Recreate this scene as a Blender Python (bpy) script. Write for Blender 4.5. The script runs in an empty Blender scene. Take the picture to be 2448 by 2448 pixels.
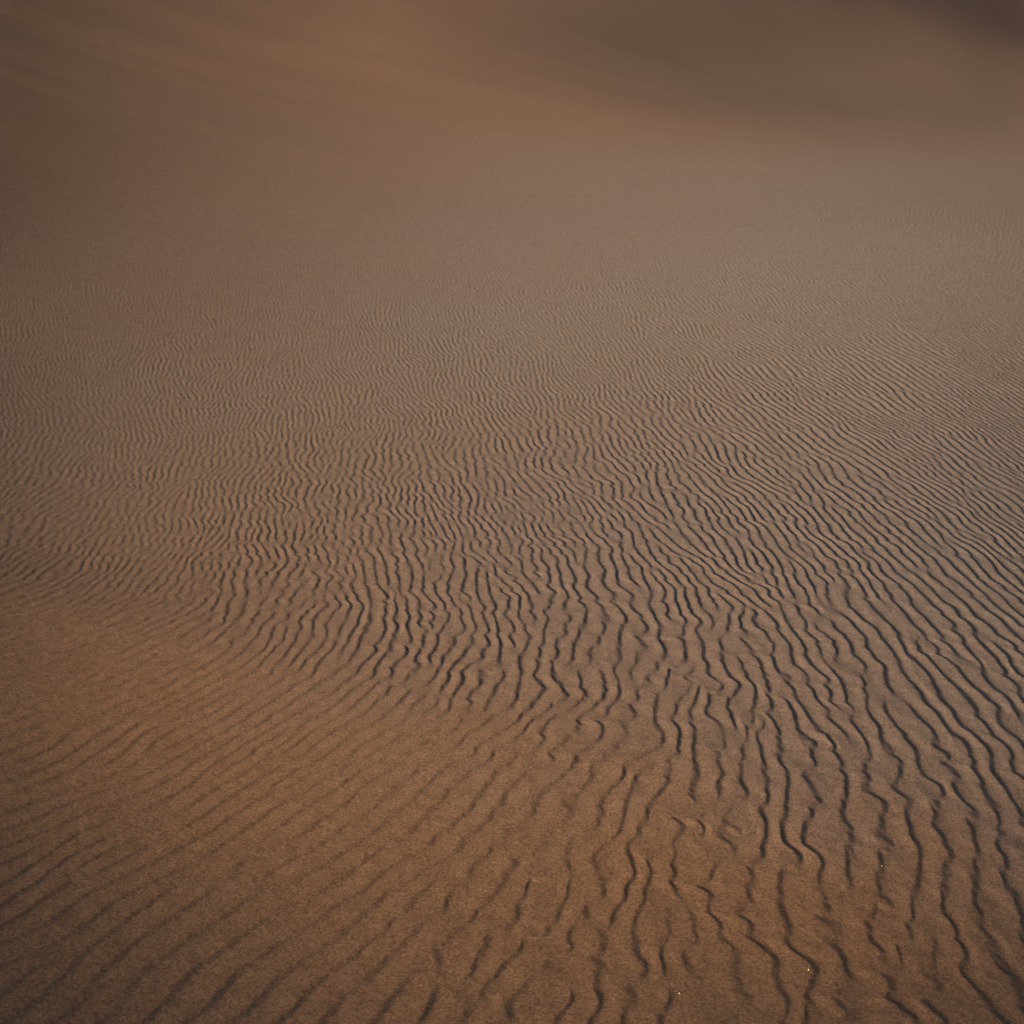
import bpy, math
import numpy as np

scene = bpy.context.scene

# ------------------------------------------------------------------ camera
CAM_H = 1.6
PITCH = math.radians(21.0)
cam_data = bpy.data.cameras.new("camera")
cam = bpy.data.objects.new("camera", cam_data)
scene.collection.objects.link(cam)
cam.location = (0.0, 0.0, CAM_H)
cam.rotation_euler = (math.radians(90.0) - PITCH, 0.0, 0.0)
cam_data.sensor_width = 36.0
cam_data.angle = math.radians(46.4)
cam_data.clip_start = 0.05
cam_data.clip_end = 6000.0
cam_data.dof.use_dof = True
cam_data.dof.focus_distance = 3.6
cam_data.dof.aperture_fstop = 11.0
scene.camera = cam
scene.cycles.max_bounces = 3
scene.cycles.diffuse_bounces = 2

# ------------------------------------------------------------------ light
SUN_EL = math.radians(14.0)
SUN_AZ = math.radians(-125.0)          # clockwise from the viewing direction
world = bpy.data.worlds.new("World")
scene.world = world
world.use_nodes = True
wn = world.node_tree
wn.nodes.clear()
sky = wn.nodes.new("ShaderNodeTexSky")
sky.sky_type = 'NISHITA'
sky.sun_disc = False
sky.sun_elevation = SUN_EL
sky.sun_rotation = SUN_AZ
sky.air_density = 1.0
sky.dust_density = 3.0
bg = wn.nodes.new("ShaderNodeBackground")
bg.inputs["Strength"].default_value = 0.038
wo = wn.nodes.new("ShaderNodeOutputWorld")
wn.links.new(sky.outputs[0], bg.inputs[0])
wn.links.new(bg.outputs[0], wo.inputs[0])

sun_data = bpy.data.lights.new("sun", 'SUN')
sun_data.energy = 3.9
sun_data.angle = math.radians(12.0)
sun_data.color = (1.0, 0.77, 0.56)
sun = bpy.data.objects.new("sun", sun_data)
scene.collection.objects.link(sun)
# direction the light travels
sdx, sdy, sdz = math.sin(SUN_AZ) * math.cos(SUN_EL), math.cos(SUN_AZ) * math.cos(SUN_EL), math.sin(SUN_EL)
from mathutils import Vector
sun.rotation_euler = Vector((-sdx, -sdy, -sdz)).to_track_quat('-Z', 'Y').to_euler()
sun.location = (sdx * 30, sdy * 30, sdz * 30)

scene.view_settings.view_transform = 'Standard'
scene.view_settings.look = 'None'
scene.view_settings.exposure = 0.71
scene.view_settings.gamma = 1.0

# ------------------------------------------------------------------ data
# wind field of the ripples: x, y, crest heading (deg), wavelength, height factor, regularity
CTRL = np.array([
    (-2.318, 5.664, -18.508, 0.029, 0.552, 0.07, 0.5),
    (-3.201, 8.129, -16.807, 0.027, 0.747, 0.07, 0.6),
    (-0.978, 4.138, -10.808, 0.033, 0.977, 0.07, 0.35),
    (-1.501, 6.694, -9.72, 0.028, 1.121, 0.07, 0.3),
    (-0.066, 7.698, -9.356, 0.031, 1.346, 0.122, 0.05),
    (-0.039, 4.37, -9.356, 0.036, 1.15, 0.105, 0.05),
    (0.746, 4.137, -8.991, 0.043, 1.455, 0.5, 0),
    (1.728, 4.238, -11.889, 0.048, 1.455, 0.6, 0),
    (3.15, 8.356, -12.247, 0.035, 1.809, 0.7, 0),
    (2.163, 6.126, -12.068, 0.042, 1.809, 0.7, 0),
    (1.725, 8.545, -9.902, 0.034, 1.644, 0.6, 0),
    (-0.095, 11.48, -9.356, 0.029, 1.046, 0.14, 0.05),
    (-2.35, 10.949, -9.72, 0.027, 0.673, 0.07, 0.45),
    (1.35, 3.153, -9.72, 0.066, 1.162, 0.72, 0.05),
    (1.159, 2.458, 5.156, 0.074, 0.694, 0.52, 0.5),
    (0.799, 2.948, -2.321, 0.06, 1.008, 0.62, 0.1),
    (0.557, 2.922, 5.156, 0.058, 0.96, 0.32, 0.2),
    (0.25, 2.73, 25.758, 0.056, 0.72, 0.52, 0.8),
    (0.234, 3.416, 1.423, 0.05, 0.96, 0.42, 0.1),
    (-0.302, 3.471, -4.188, 0.046, 0.912, 0.42, 0.15),
    (-0.136, 2.71, 34.163, 0.052, 0.48, 0.5, 0.9),
    (-0.33, 2.471, 41.179, 0.054, 0.422, 0.95, 1),
    (-0.715, 2.859, 38.987, 0.05, 0.438, 0.95, 1),
    (-1.154, 3.18, 37.837, 0.046, 0.346, 0.8, 1),
    (-1.396, 3.166, 44.212, 0.046, 0.276, 1, 1),
    (-0.923, 2.422, 28.718, 0.056, 0.369, 1, 0.9),
    (-1.109, 2.391, 27.258, 0.056, 0.323, 1, 0.9),
    (-0.504, 1.844, 26.812, 0.069, 0.369, 0.95, 0.8),
    (-0.28, 2, 24.219, 0.069, 0.365, 0.95, 0.8),
    (-0.808, 1.798, 27.258, 0.069, 0.184, 0.9, 0.8),
    (0.066, 2.024, 18.542, 0.073, 0.365, 0.4, 0.8),
    (0.399, 1.912, 11.565, 0.076, 0.343, 0.52, 0.8),
    (0.837, 1.957, 9.757, 0.078, 0.392, 0.52, 0.8),
    (-0.74, 3.666, -2.321, 0.044, 0.72, 0.1, 0.6),
    (-1.534, 4.166, -7.891, 0.033, 0.46, 0.035, 0.6),
    (0.419, 2.351, 12.461, 0.072, 0.49, 0.32, 0.8),
    (0.076, 2.406, 28.718, 0.067, 0.461, 0.7, 0.9),
    (0.954, 2.403, 19.379, 0.075, 0.612, 0.42, 0.5),
    (0.86, 2.717, 10.664, 0.064, 0.864, 0.32, 0.35),
    (0.996, 1.875, 7.928, 0.078, 0.408, 0.52, 0.8),
    (0.031, 3.005, 5.156, 0.056, 0.864, 0.3, 0.4),
    (0.51, 2.617, 9.757, 0.062, 0.864, 0.42, 0.6),
    (-0.688, 3.367, 3.293, 0.046, 0.672, 0.42, 0.5),
    (-1.311, 3.692, 1.423, 0.035, 0.497, 0.2, 0.7),
    (-5.789, 19.229, -9.72, 0.05, 0.5, 0.175, 0.78),
    (-1.813, 24.9, -9.72, 0.05, 0.5, 0.175, 0.702),
    (0.499, 19.801, -9.72, 0.05, 0.5, 0.5, 0.66),
    (4.915, 25.789, -9.72, 0.05, 0.5, 0.5, 0.55),
    (9.651, 26.882, -9.72, 0.05, 0.5, 0.5, 0.44),
    (4.16, 11.863, -12.247, 0.034, 1.346, 0.7, 0.1),
    (1.34, 14.331, -9.72, 0.029, 0.747, 0.5, 0.1),
    (-1.579, 14.43, -9.72, 0.027, 0.598, 0.105, 0.5),
    (-3.952, 12.665, -9.72, 0.027, 0.448, 0.035, 0.85),
])
RELIEF = np.array([
    [-52,-30,-8,13,34,55,76,99,124,152,185,222,262,303,342,376,402,419,426,425,416,401,384,364,344,323,303,282,260,235,208,178,146,111,74,37,-1,-39,-77],
    [-54,-25,4,33,62,91,121,150,179,209,239,269,298,324,345,360,368,368,363,353,339,322,304,285,265,246,227,207,186,164,140,115,90,64,38,13,-11,-36,-60],
    [-56,-20,16,53,90,127,165,201,235,266,293,316,333,343,346,341,330,315,297,278,260,241,223,205,186,168,150,131,111,91,71,51,33,17,2,-10,-22,-32,-42],
    [-56,-14,29,72,117,162,207,250,290,323,348,362,366,359,341,315,285,254,224,198,176,156,138,121,104,87,69,51,32,14,-2,-16,-26,-32,-34,-34,-31,-28,-24],
    [-56,-8,41,90,141,193,245,296,341,378,400,407,395,366,323,273,223,178,140,108,83,63,47,32,18,1,-16,-35,-53,-69,-81,-87,-87,-81,-71,-56,-40,-23,-5],
    [-53,0,53,107,163,220,278,335,386,427,449,445,412,354,281,206,139,83,39,3,-24,-44,-57,-66,-77,-92,-112,-132,-150,-163,-168,-165,-152,-132,-107,-78,-48,-16,16],
    [-47,9,65,122,181,242,303,364,419,463,485,470,408,310,205,108,27,-36,-84,-121,-147,-167,-177,-180,-184,-198,-220,-243,-261,-269,-265,-247,-219,-183,-143,-99,-54,-8,37],
    [-39,19,77,136,196,258,320,381,435,477,496,470,359,217,86,-25,-115,-184,-233,-269,-292,-310,-316,-313,-309,-323,-346,-372,-389,-388,-368,-333,-287,-233,-177,-118,-59,0,59],
    [-28,30,88,147,207,268,328,384,431,462,462,406,226,72,-57,-161,-243,-305,-352,-388,-416,-440,-459,-470,-473,-474,-488,-522,-534,-516,-475,-418,-352,-281,-208,-135,-63,9,80],
    [-15,41,98,155,213,271,325,374,408,417,381,277,113,-23,-139,-228,-297,-352,-395,-435,-470,-506,-538,-569,-597,-618,-648,-692,-684,-642,-577,-498,-412,-324,-236,-150,-66,17,99],
    [0,53,107,161,214,266,313,350,368,355,299,191,35,-95,-197,-272,-323,-364,-398,-434,-470,-512,-557,-602,-652,-698,-757,-828,-813,-752,-666,-567,-464,-361,-261,-164,-69,23,115],
    [16,65,114,162,210,254,292,316,320,294,231,127,-20,-138,-225,-287,-326,-354,-375,-401,-434,-473,-524,-582,-651,-725,-809,-904,-898,-831,-733,-621,-505,-391,-281,-175,-72,28,127],
    [32,75,118,161,202,238,265,279,273,241,177,82,-46,-153,-225,-275,-306,-327,-343,-361,-385,-418,-466,-530,-610,-703,-816,-929,-935,-872,-772,-655,-533,-412,-296,-184,-76,29,134],
    [46,83,121,157,190,218,237,243,232,199,141,51,-70,-165,-225,-263,-288,-304,-314,-326,-343,-368,-405,-461,-546,-649,-783,-908,-925,-873,-781,-667,-546,-424,-305,-190,-80,28,135],
    [56,89,121,151,178,199,211,212,199,169,120,48,-51,-150,-213,-254,-278,-292,-298,-303,-310,-328,-355,-397,-472,-577,-723,-847,-876,-839,-760,-657,-542,-424,-307,-194,-83,25,132],
    [63,91,118,144,166,182,190,189,175,149,108,51,-33,-135,-201,-244,-272,-286,-290,-292,-292,-299,-316,-347,-409,-503,-647,-762,-801,-780,-717,-628,-524,-414,-303,-193,-86,19,123],
    [64,90,114,137,156,170,176,174,162,138,100,46,-35,-149,-222,-264,-286,-293,-291,-287,-282,-278,-284,-304,-356,-440,-574,-674,-715,-706,-659,-585,-494,-394,-291,-189,-88,11,110],
    [60,85,109,131,150,164,171,169,158,134,95,36,-51,-154,-218,-255,-277,-287,-287,-281,-273,-266,-263,-272,-313,-386,-506,-592,-631,-629,-593,-531,-453,-366,-274,-181,-88,3,95],
    [49,76,102,127,148,163,173,173,163,140,99,37,-45,-150,-218,-254,-272,-278,-277,-270,-259,-250,-242,-244,-274,-342,-452,-523,-556,-554,-524,-472,-406,-331,-251,-169,-87,-4,78],
    [34,64,95,123,148,168,181,185,178,156,115,52,-34,-137,-206,-245,-266,-272,-268,-256,-242,-231,-221,-217,-235,-296,-403,-464,-488,-484,-456,-412,-357,-293,-225,-154,-83,-11,60],
    [13,50,85,119,151,177,196,205,202,183,146,87,2,-108,-183,-226,-249,-256,-251,-235,-215,-198,-185,-182,-195,-251,-356,-408,-425,-417,-391,-354,-307,-254,-197,-138,-78,-17,44],
    [-10,32,74,115,153,187,214,231,235,222,191,138,60,-59,-143,-191,-219,-228,-222,-205,-181,-157,-137,-130,-141,-196,-299,-347,-361,-352,-330,-298,-259,-216,-170,-121,-72,-21,30],
    [-35,13,61,109,155,198,235,262,276,272,248,199,125,15,-75,-134,-171,-187,-184,-168,-141,-114,-85,-70,-78,-130,-230,-278,-293,-288,-271,-246,-215,-181,-144,-105,-64,-24,18],
    [-59,-7,46,99,153,205,254,294,323,332,318,272,192,87,2,-70,-116,-140,-142,-125,-96,-64,-28,-5,-10,-60,-151,-200,-221,-224,-215,-198,-175,-149,-120,-89,-57,-24,9],
    [-80,-26,29,86,146,207,268,324,370,398,400,366,291,170,72,-2,-57,-87,-93,-79,-50,-16,23,53,57,15,-68,-120,-150,-163,-164,-155,-140,-121,-99,-74,-49,-24,2],
    [-95,-43,12,69,132,201,273,346,413,464,489,474,404,260,147,68,6,-32,-45,-35,-9,23,63,97,111,77,6,-48,-86,-109,-119,-118,-109,-96,-79,-61,-41,-22,-2],
    [-104,-55,-5,50,112,185,267,357,446,525,578,587,529,375,243,150,79,31,10,15,36,63,98,131,151,130,68,9,-36,-65,-81,-86,-83,-74,-62,-48,-33,-18,-3],
    [-103,-62,-19,29,88,160,249,352,463,572,658,696,655,499,355,246,164,105,68,60,72,94,120,143,157,143,94,40,-3,-34,-52,-60,-60,-54,-46,-36,-25,-14,-3],
    [-90,-59,-25,14,65,133,222,334,465,603,725,800,783,625,477,352,260,193,143,118,113,122,141,154,155,133,89,48,14,-12,-28,-35,-36,-33,-27,-19,-12,-4,3],
    [-61,-40,-17,12,53,112,196,310,453,616,777,895,915,763,608,477,368,292,234,199,179,167,169,169,154,125,78,47,23,7,-3,-7,-7,-4,1,6,10,15,19],
    [-13,-2,11,30,59,106,179,287,433,613,808,973,1040,912,744,612,491,392,326,280,251,226,210,194,164,123,75,49,36,30,29,31,35,38,42,44,47,49,51],
    [55,59,64,73,91,124,183,276,414,598,815,1023,1139,1038,875,740,624,521,434,365,309,265,221,190,164,127,80,60,59,67,77,87,94,98,101,102,102,102,101],
    [146,144,144,146,154,175,217,291,409,578,796,1034,1208,1155,969,843,729,641,558,471,385,299,236,174,134,108,80,81,100,125,148,165,175,180,182,181,179,177,175],
    [259,255,251,249,251,262,288,341,431,570,762,996,1225,1324,1128,955,828,729,664,555,448,324,230,168,107,69,70,110,162,210,247,270,283,287,287,285,282,278,275],
    [394,389,384,380,378,381,396,429,491,592,739,930,1139,1302,1309,1152,980,843,758,641,502,372,223,141,88,34,66,153,245,321,372,401,415,418,416,412,407,403,399],
    [543,539,534,530,526,526,531,549,586,650,747,879,1032,1178,1269,1266,1167,1004,871,727,561,412,264,119,58,0,68,207,344,449,516,551,565,566,562,556,551,546,542],
    [692,689,686,682,679,676,677,684,702,735,789,865,961,1066,1162,1225,1230,1168,1045,856,652,444,307,150,34,-34,66,260,444,580,662,703,717,717,711,704,697,692,687],
    [827,825,823,821,818,816,814,815,820,833,855,890,940,1005,1080,1154,1214,1243,1221,1071,823,544,334,199,52,-67,55,299,528,694,793,842,857,856,848,839,832,826,820],
    [948,947,946,945,943,941,939,937,935,936,940,950,970,1003,1053,1117,1192,1265,1312,1278,1099,760,429,237,97,-70,55,331,596,791,908,965,984,982,973,963,954,947,941],
    [1058,1057,1057,1056,1056,1054,1052,1049,1045,1039,1034,1032,1035,1048,1077,1125,1193,1277,1362,1412,1359,1090,655,328,146,-54,63,359,654,875,1009,1076,1098,1097,1086,1074,1064,1056,1049],
    [1156,1156,1157,1156,1156,1155,1154,1151,1146,1140,1132,1124,1120,1122,1136,1168,1223,1300,1394,1485,1523,1414,981,520,239,-22,73,387,707,949,1099,1175,1201,1200,1189,1176,1164,1156,1148],
    [1246,1246,1246,1246,1246,1246,1245,1243,1239,1233,1226,1218,1211,1208,1214,1235,1275,1339,1425,1520,1585,1544,1271,757,370,66,118,427,759,1018,1182,1265,1294,1293,1281,1267,1255,1245,1237],
    [1327,1327,1327,1328,1328,1328,1327,1325,1323,1319,1313,1306,1300,1296,1298,1311,1340,1390,1459,1537,1592,1564,1371,936,482,148,184,480,820,1091,1262,1347,1377,1376,1363,1348,1336,1327,1319],
    [1400,1400,1401,1401,1401,1401,1401,1400,1398,1396,1392,1387,1382,1379,1380,1388,1409,1446,1496,1550,1582,1547,1386,1050,588,146,215,546,901,1173,1340,1422,1450,1448,1435,1421,1410,1400,1392],
    [1459,1459,1460,1460,1460,1460,1460,1460,1459,1457,1455,1452,1449,1446,1447,1454,1469,1494,1528,1560,1571,1528,1388,1117,730,208,291,648,1000,1256,1408,1482,1505,1503,1491,1479,1468,1459,1452],
    [1481,1481,1481,1482,1482,1482,1482,1482,1481,1480,1479,1478,1476,1475,1476,1481,1491,1508,1529,1545,1543,1497,1379,1153,772,353,483,800,1098,1312,1439,1501,1520,1518,1508,1498,1488,1481,1475],
    [1464,1464,1464,1465,1465,1465,1465,1465,1465,1464,1464,1463,1462,1462,1463,1467,1474,1484,1495,1501,1492,1447,1343,1152,885,707,782,979,1182,1336,1431,1478,1494,1493,1485,1477,1470,1465,1460],
    [1409,1409,1409,1409,1409,1409,1409,1409,1409,1409,1409,1409,1409,1409,1410,1412,1415,1420,1424,1424,1412,1375,1300,1185,1068,1015,1046,1136,1241,1329,1386,1416,1426,1426,1422,1417,1412,1409,1406],
    [1313,1313,1313,1313,1313,1313,1313,1313,1314,1314,1314,1314,1315,1315,1316,1316,1317,1316,1315,1309,1299,1279,1250,1218,1201,1204,1217,1238,1264,1288,1305,1315,1319,1319,1318,1316,1315,1314,1312],
    [1178,1178,1177,1177,1177,1177,1177,1178,1178,1178,1179,1179,1180,1181,1181,1180,1177,1172,1164,1155,1149,1152,1174,1218,1272,1309,1312,1284,1244,1209,1186,1174,1171,1171,1174,1176,1177,1178,1179],
]) / 10000.0
# line of the low crest between the two slopes: heading, ln(distance)
CREST_AZ = np.array([-0.439, -0.3446, -0.2038, -0.0498, 0.1121, 0.2739, 0.3912, 0.4836])
CREST_LR = np.array([1.3915, 1.2888, 1.1647, 1.044, 0.9827, 0.9396, 0.9223, 0.9154])

# broad relief of the dune, slopes shaped for brightness and lens-like dark corners (height / distance), a B-spline over ln(distance) x heading
U0, DU = math.log(0.9), 0.1
U1 = math.log(90.0)
A0, A1, DA = math.radians(-72), math.radians(72), math.radians(4)

rng = np.random.default_rng(11)


def sstep(a, b, x):
    t = np.clip((x - a) / (b - a), 0, 1)
    return t * t * (3 - 2 * t)


def value_noise(x, y, seed):
    """smooth 2-D noise in -1..1"""
    g = np.random.default_rng(seed).uniform(-1, 1, (256, 256)).astype(np.float32)
    xi = np.floor(x).astype(np.int64); yi = np.floor(y).astype(np.int64)
    fx = (x - xi); fy = (y - yi)
    fx = fx * fx * fx * (fx * (fx * 6 - 15) + 10); fy = fy * fy * fy * (fy * (fy * 6 - 15) + 10)
    x0 = xi & 255; x1 = (xi + 1) & 255; y0 = yi & 255; y1 = (yi + 1) & 255
    return (g[x0, y0] * (1 - fx) + g[x1, y0] * fx) * (1 - fy) + (g[x0, y1] * (1 - fx) + g[x1, y1] * fx) * fy


def broad_height(x, y):
    r = np.hypot(x, y) + 1e-9
    az = np.arctan2(x, y)
    a = np.clip(az, A0, A1 - 1e-6)
    u = np.clip(np.log(r), U0, U1 - 1e-6)
    fu = (u - U0) / DU; iu = fu.astype(np.int64); t = fu - iu
    fa = (a - A0) / DA; ia = fa.astype(np.int64); s = fa - ia
    wu = [(1 - t) ** 3 / 6, (3 * t**3 - 6 * t * t + 4) / 6, (-3 * t**3 + 3 * t * t + 3 * t + 1) / 6, t**3 / 6]
    wa = [(1 - s) ** 3 / 6, (3 * s**3 - 6 * s * s + 4) / 6, (-3 * s**3 + 3 * s * s + 3 * s + 1) / 6, s**3 / 6]
    q = np.zeros_like(r)
    for i in range(4):
        for j in range(4):
            q += wu[i] * wa[j] * RELIEF[iu + i, ia + j]
    h = np.minimum(r, 90.0) * q
    back = 1 - sstep(math.radians(60), math.radians(120), np.abs(az))
    h *= back * sstep(0.15, 1.1, r)
    far = 1 - sstep(95, 260, r)
    h = h * far + (1 - far) * (3.0 * value_noise(x / 90, y / 60, 5) + 1.0 * value_noise(x / 31, y / 24, 6))
    # low crest where the near slope meets the rippled face
    lc = np.interp(az, CREST_AZ, CREST_LR)
    dd = (np.log(r) - lc) * np.exp(lc)
    h += back * (0.0034 - 0.0018 * sstep(-0.45, 0.2, az)) * np.exp(-(dd / 0.32) ** 2) * (1 - sstep(0.5, 0.9, np.abs(az)))
    # faint wind streaks and swells on the far slopes
    ca, sa = math.cos(math.radians(18)), math.sin(math.radians(18))
    xr = x * ca - y * sa; yr = x * sa + y * ca
    k = sstep(8, 16, r) * (1 - sstep(90, 140, r))
    h += k * (0.007 * value_noise(xr / 6.0, yr / 1.4, 7) + 0.0026 * value_noise(xr / 2.6, yr / 0.5, 8))
    return h


# ------------------------------------------------------------------ ripples
def field(x, y):
    """heading, wavelength, height factor, regularity at x, y"""
    r = np.hypot(x, y) + 1e-6
    lu = np.log(r); az = np.arctan2(x, y)
    cu = np.log(np.hypot(CTRL[:, 0], CTRL[:, 1])); ca = np.arctan2(CTRL[:, 0], CTRL[:, 1])
    wsum = np.zeros_like(r); wsoft = np.zeros_like(r); out = [np.zeros_like(r) for _ in range(5)]
    for k in range(len(CTRL)):
        d2 = ((lu - cu[k]) / 0.17) ** 2 + ((az - ca[k]) / 0.13) ** 2
        w = 1.0 / (0.15 + d2) ** 2.2
        wsum += w
        for m in range(4):
            out[m] += w * CTRL[k, 2 + m]
        ws = 1.0 / (1.6 + d2) ** 2
        wsoft += ws
        out[4] += ws * CTRL[k, 6]
    out = [o / wsum for o in out[:4]] + [out[4] / wsoft]
    lc = np.interp(az, CREST_AZ, CREST_LR)
    wob = 0.06 * value_noise(x / 0.35, y / 0.35, 61) + 0.03 * value_noise(x / 0.11, y / 0.11, 62)
    out[4] = np.maximum(out[4], 0.92 * (1 - sstep(-0.22, 0.40, lu - lc + wob)))
    return out


CS = 0.055                      # kernel cell
GX0, GX1, GY0, GY1 = -19.0, 19.0, -0.5, 19.0
ncx, ncy = int((GX1 - GX0) / CS), int((GY1 - GY0) / CS)
ci, cj = np.meshgrid(np.arange(ncx), np.arange(ncy), indexing='ij')
kx = GX0 + (ci + rng.uniform(0, 1, ci.shape)) * CS
ky = GY0 + (cj + rng.uniform(0, 1, ci.shape)) * CS
th, lam, kam, coh, tint = field(kx.ravel(), ky.ravel())
th = np.radians(th).reshape(ci.shape); lam = lam.reshape(ci.shape); coh = coh.reshape(ci.shape)
near_kink = 1 - sstep(3.2, 4.6, np.hypot(kx, ky))
th = th + (0.24 - 0.12 * coh + 0.05 * near_kink) * value_noise(kx / 0.16, ky / 0.16, 21) + 0.07 * value_noise(kx / 0.45, ky / 0.45, 22)
lam = lam * (1 + 0.20 * value_noise(kx / 0.3, ky / 0.3, 23))
# phase grows downwind, to the right of the crest heading
wx = np.cos(th) * 2 * np.pi / lam
wy = -np.sin(th) * 2 * np.pi / lam
ph = rng.uniform(-np.pi, np.pi, ci.shape)
SIG = np.clip(0.85 * lam, 0.030, 0.054)      # reach of each kernel grows with the ripples


def shift(a, dx, dy):
    return np.roll(np.roll(a, -dx, 0), -dy, 1)


for sweep in range(5):          # neighbouring ripples line up
    acc = np.zeros(ci.shape, np.complex128)
    for dx in range(-2, 3):
        for dy in range(-2, 3):
            if dx == 0 and dy == 0:
                continue
            ex = kx - shift(kx, dx, dy); ey = ky - shift(ky, dx, dy)
            w = np.exp(-(ex * ex + ey * ey) / (2 * SIG * SIG))
            acc += w * np.exp(1j * (shift(ph, dx, dy) + shift(wx, dx, dy) * ex + shift(wy, dx, dy) * ey))
    cur = np.exp(1j * ph)
    m = 0.06 + 0.7 * coh
    ph = np.angle(cur * (1 - m) + m * acc / (np.abs(acc) + 1e-9))

KX, KY, WX, WY, PH = [np.ascontiguousarray(v, dtype=np.float64) for v in (kx, ky, wx, wy, ph)]


def ripple_height(x, y):
    n = len(x); out = np.zeros(n)
    CH = 400000
    for s0 in range(0, n, CH):
        X = x[s0:s0 + CH]; Y = y[s0:s0 + CH]
        # sinuous crests
        hd, lm, am, ch, _ = field(X, Y)
        hr = np.radians(hd)
        n1 = value_noise(X / 0.085, Y / 0.085, 31); n2 = value_noise(X / 0.045, Y / 0.045, 32)
        bulge = (0.031 - 0.018 * ch) * (lm / 0.06) * (np.sqrt(n1 * n1 + 0.004) + 0.35 * np.sqrt(n2 * n2 + 0.01))
        wavy = 1 - sstep(2.8, 5.0, np.hypot(X, Y))
        lee = (1 - sstep(-0.28, 0.08, np.arctan2(X, Y))) * (1 - sstep(2.6, 3.6, np.hypot(X, Y)))   # calmer near-left slope
        wavy *= 1 - 0.80 * lee
        bulge = bulge * (1 - 0.6 * lee) + wavy * (0.30 * lm * value_noise(X / 0.12, Y / 0.12, 35) + 0.16 * lm * value_noise(X / 0.055, Y / 0.055, 36))
        X2 = X - np.cos(hr) * bulge + 0.006 * value_noise(X / 0.16, Y / 0.16, 33)
        Y2 = Y + np.sin(hr) * bulge + 0.006 * value_noise(X / 0.16, Y / 0.16, 34)
        I = np.clip(((X2 - GX0) / CS).astype(np.int64), 2, ncx - 3)
        J = np.clip(((Y2 - GY0) / CS).astype(np.int64), 2, ncy - 3)
        re = np.zeros(len(X), np.float32); im = np.zeros(len(X), np.float32); ws = np.zeros(len(X), np.float32)
        for dx in range(-2, 3):
            for dy in range(-2, 3):
                a, b = I + dx, J + dy
                ex = X2 - KX[a, b]; ey = Y2 - KY[a, b]
                w = np.exp((-(ex * ex + ey * ey) / (2 * SIG[a, b] ** 2)).astype(np.float32))
                p = (PH[a, b] + WX[a, b] * ex + WY[a, b] * ey).astype(np.float32)
                re += w * np.cos(p); im += w * np.sin(p); ws += w
        A = np.hypot(re, im) / (ws + 1e-6)
        t = (np.arctan2(im, re) / (2 * np.pi)) % 1.0
        L = 0.73
        prof = np.where(t < L, 0.6 * t / L + 0.4 * (0.5 - 0.5 * np.cos(np.pi * t / L)), 0.5 + 0.5 * np.cos(np.pi * (t - L) / (1 - L)))
        r = np.hypot(X, Y)
        patch = 0.97 + 0.14 * value_noise(X / 0.20, Y / 0.20, 41) + (0.36 - 0.18 * ch) * (1 - 0.7 * lee) * value_noise(X / 0.06, Y / 0.06, 42)
        out[s0:s0 + CH] = (prof - 0.5) * lm * 0.066 * am * patch * sstep(0.0, 0.75, A) * (1 - sstep(9.0, 14.5, r - 3.0 * sstep(-0.3, 0.3, np.arctan2(X, Y)))) * (1 - sstep(1.0, 1.15, np.abs(np.arctan2(X, Y))))
    return out


def ground_height(x, y):
    h = broad_height(x, y)
    r = np.hypot(x, y)
    m = (r > 0.7) & (r < 18.0) & (y > -0.4) 
    h[m] += ripple_height(x[m], y[m])
    # sand never lies perfectly smooth between the ripples
    near = (1 - sstep(3, 9, r))
    h += near * (0.00015 * value_noise(x / 0.021, y / 0.021, 51) + 0.00012 * value_noise(x / 0.009, y / 0.009, 52))
    return h


# ------------------------------------------------------------------ ground mesh: rings round the viewer's feet
d_az, d_dep = 0.0010, 0.00062
half, a = [0.0], 0.0
while a < math.radians(62):
    a += d_az if a < math.radians(28) else 0.0018
    half.append(a)
fine = np.array([-v for v in half[:0:-1]] + half)
left, a, st = [], fine[0], 0.0018
while a > -math.pi + 0.03:
    st = min(st * 1.05, 0.03); a -= st; left.append(a)
left = left[::-1]
right = [-v for v in left[::-1]]
azs = np.array(left + list(fine) + right)
rs = [0.03, 0.1, 0.2, 0.32, 0.45, 0.58, 0.7, 0.8, 0.88, 0.95, 1.0, 1.04, 1.07, 1.1]
r = 1.1
while r < 3500:
    st = d_dep * (r * r + CAM_H ** 2) / CAM_H
    if r > 16:
        st = min(max(st, 0.05), 0.02 * r)
    r += st; rs.append(r)
rs = np.array(rs)
NA_, NR_ = len(azs), len(rs)
RR, AA = np.meshgrid(rs, azs, indexing='ij')
X = (RR * np.sin(AA)).ravel(); Y = (RR * np.cos(AA)).ravel()
Z = ground_height(X, Y)
nv = NA_ * NR_
co = np.empty((nv + 1, 3), np.float32)
co[:nv, 0] = X; co[:nv, 1] = Y; co[:nv, 2] = Z
co[nv] = (0, 0, float(Z[:NA_].mean()))
i0 = (np.arange(NR_ - 1)[:, None] * NA_ + np.arange(NA_)[None, :]).ravel()
i1 = (np.arange(NR_ - 1)[:, None] * NA_ + (np.arange(NA_)[None, :] + 1) % NA_).ravel()
quads = np.stack([i0, i0 + NA_, i1 + NA_, i1], 1)          # seen from above: counter-clockwise
tri = np.stack([np.full(NA_, nv), np.arange(NA_), (np.arange(NA_) + 1) % NA_], 1)[:, [0, 2, 1]]
quads = quads[:, ::-1]; tri = tri[:, ::-1]
me = bpy.data.meshes.new("ground")
me.vertices.add(nv + 1)
me.vertices.foreach_set("co", co.ravel())
nq, nt = len(quads), len(tri)
me.loops.add(nq * 4 + nt * 3)
me.loops.foreach_set("vertex_index", np.concatenate([quads.ravel(), tri.ravel()]).astype(np.int32))
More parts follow.
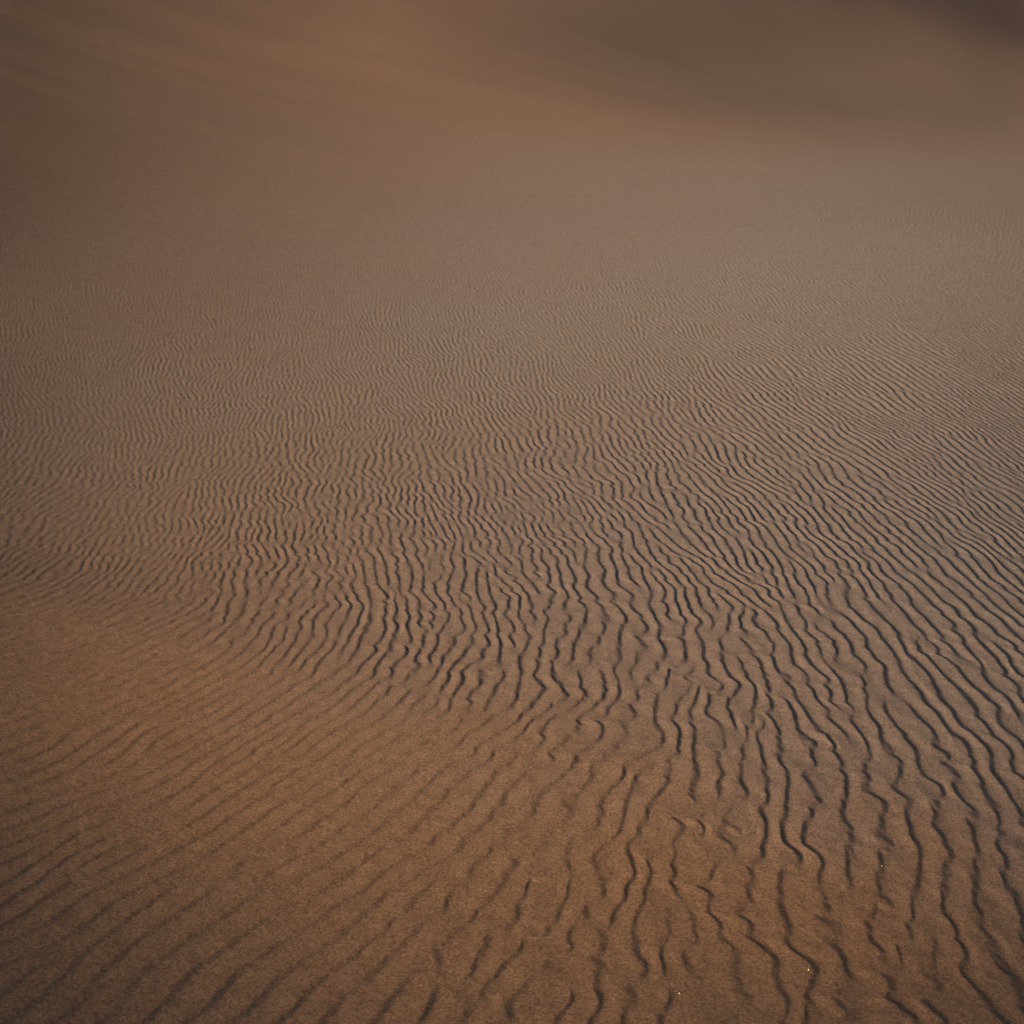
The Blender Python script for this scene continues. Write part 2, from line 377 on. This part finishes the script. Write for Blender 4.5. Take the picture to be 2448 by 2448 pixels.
me.polygons.add(nq + nt)
me.polygons.foreach_set("loop_start", np.concatenate([np.arange(nq) * 4, nq * 4 + np.arange(nt) * 3]).astype(np.int32))
me.update(calc_edges=True)
me.polygons.foreach_set("use_smooth", np.ones(nq + nt, bool))
me.update()
print("ground verts", nv, "rows", NR_, "cols", NA_, "normal z", me.polygons[nq // 2].normal.z)
oc = me.attributes.new("ochre", 'FLOAT', 'POINT')
ochre = np.zeros(nv + 1, np.float32)
for s0 in range(0, nv, 500000):
    e0 = min(s0 + 500000, nv)
    ochre[s0:e0] = field(X[s0:e0], Y[s0:e0])[4]
oc.data.foreach_set("value", ochre)
ground = bpy.data.objects.new("ground", me)
scene.collection.objects.link(ground)
ground["kind"] = "structure"

# ------------------------------------------------------------------ sand material
mat = bpy.data.materials.new("dune_sand")
mat.use_nodes = True
nt_ = mat.node_tree; N = nt_.nodes; Lk = nt_.links
bsdf = N["Principled BSDF"]
bsdf.inputs["Roughness"].default_value = 0.95
bsdf.inputs["Specular IOR Level"].default_value = 0.15
tc = N.new("ShaderNodeTexCoord")


def noise(scale, detail=2.0, rough=0.5):
    n = N.new("ShaderNodeTexNoise"); n.inputs["Scale"].default_value = scale
    n.inputs["Detail"].default_value = detail; n.inputs["Roughness"].default_value = rough
    Lk.new(tc.outputs["Object"], n.inputs["Vector"])
    return n


def ramp(src, p0, c0, p1, c1):
    rp = N.new("ShaderNodeValToRGB"); rp.color_ramp.elements[0].position = p0; rp.color_ramp.elements[0].color = (*c0, 1)
    rp.color_ramp.elements[1].position = p1; rp.color_ramp.elements[1].color = (*c1, 1)
    Lk.new(src, rp.inputs[0]); return rp


def mix(f, a, b, mode='MIX'):
    m = N.new("ShaderNodeMix"); m.data_type = 'RGBA'; m.blend_type = mode
    if isinstance(f, float): m.inputs[0].default_value = f
    else: Lk.new(f, m.inputs[0])
    Lk.new(a, m.inputs[6]); Lk.new(b, m.inputs[7])
    return m.outputs[2]


# sand colour from paler greyish to ochre, in wide zones set per point
big = noise(0.35, 3.0, 0.55)
att = N.new("ShaderNodeAttribute"); att.attribute_name = "ochre"
vary = N.new("ShaderNodeMath"); vary.operation = 'MULTIPLY_ADD'; vary.inputs[1].default_value = 0.12; vary.inputs[2].default_value = -0.06
Lk.new(big.outputs["Fac"], vary.inputs[0])
both = N.new("ShaderNodeMath"); both.operation = 'ADD'; both.use_clamp = True
Lk.new(vary.outputs[0], both.inputs[0]); Lk.new(att.outputs["Fac"], both.inputs[1])
sand_tone = ramp(both.outputs[0], 0.0, (0.300, 0.246, 0.208), 1.0, (0.372, 0.206, 0.110))
g1 = noise(170.0, 3.0, 0.85)
gr = ramp(g1.outputs["Fac"], 0.37, (0.62, 0.60, 0.58), 0.63, (1.38, 1.40, 1.42))
col = mix(1.0, sand_tone.outputs[0], gr.outputs[0], 'MULTIPLY')
g2 = noise(260.0, 1.0, 0.6)
hue = ramp(g2.outputs["Color"], 0.25, (1.10, 0.96, 0.84), 0.75, (0.90, 1.04, 1.16))
col = mix(1.0, col, hue.outputs[0], 'MULTIPLY')
g3 = noise(22.0, 8.0, 0.78)
mot = ramp(g3.outputs["Fac"], 0.35, (0.86, 0.86, 0.86), 0.65, (1.14, 1.14, 1.14))
col = mix(1.0, col, mot.outputs[0], 'MULTIPLY')
Lk.new(col, bsdf.inputs["Base Color"])
bn = noise(520.0, 2.0, 0.7)
bump = N.new("ShaderNodeBump"); bump.inputs["Strength"].default_value = 0.35; bump.inputs["Distance"].default_value = 0.0008
Lk.new(bn.outputs["Fac"], bump.inputs["Height"])
Lk.new(bump.outputs[0], bsdf.inputs["Normal"])
me.materials.append(mat)

# ------------------------------------------------------------------ glossy quartz grains, their glint put into a bright pale colour
gm = bpy.data.materials.new("quartz_grain")
gm.use_nodes = True
gb = gm.node_tree.nodes["Principled BSDF"]
gb.inputs["Base Color"].default_value = (0.88, 0.66, 0.42, 1)
gb.inputs["Roughness"].default_value = 0.25
gn = gm.node_tree.nodes.new("ShaderNodeTexNoise"); gn.inputs["Scale"].default_value = 900.0
gc = gm.node_tree.nodes.new("ShaderNodeValToRGB")
gc.color_ramp.elements[0].color = (0.75, 0.46, 0.20, 1); gc.color_ramp.elements[1].color = (0.88, 0.64, 0.36, 1)
gt = gm.node_tree.nodes.new("ShaderNodeTexCoord")
gm.node_tree.links.new(gt.outputs["Object"], gn.inputs["Vector"])
gm.node_tree.links.new(gn.outputs["Fac"], gc.inputs[0])
gm.node_tree.links.new(gc.outputs[0], gb.inputs["Base Color"])


def grain_mesh(seed, size):
    import bmesh
    g = np.random.default_rng(seed)
    bm = bmesh.new()
    bmesh.ops.create_icosphere(bm, subdivisions=1, radius=size)
    for v in bm.verts:
        v.co *= float(g.uniform(0.72, 1.15))
        v.co.x *= 1.35; v.co.z *= 0.8
    m = bpy.data.meshes.new("quartz_grain")
    bm.to_mesh(m); bm.free()
    m.materials.append(gm)
    return m


GRAINS = [
    (0.232, 2.420, 0.0017, 1, "bright orange quartz grain on smooth sand, highest in the picture of the five"),
    (0.084, 2.333, 0.0014, 2, "faint reddish quartz grain on the lit sand slope, leftmost of the five grains"),
    (0.857, 2.290, 0.0016, 3, "pale quartz grain in the trough between strong dark ripples, rightmost of the five"),
    (0.593, 1.902, 0.0018, 4, "yellowish glinting quartz grain on broad ripple near the bottom, second from the right"),
    (0.321, 1.808, 0.0015, 5, "orange quartz grain closest to the bottom edge of the picture"),
]
for gx, gy, gs, sd, lab in GRAINS:
    gz = float(ground_height(np.array([gx]), np.array([gy]))[0])
    ob = bpy.data.objects.new("quartz_grain", grain_mesh(sd, gs))
    scene.collection.objects.link(ob)
    ob.location = (gx, gy, gz + gs * 0.45)
    ob.rotation_euler = (0.2 * sd, 0.13 * sd, 1.1 * sd)
    ob["label"] = lab
    ob["category"] = "grain"
    ob["group"] = "quartz grains glinting on the sand"
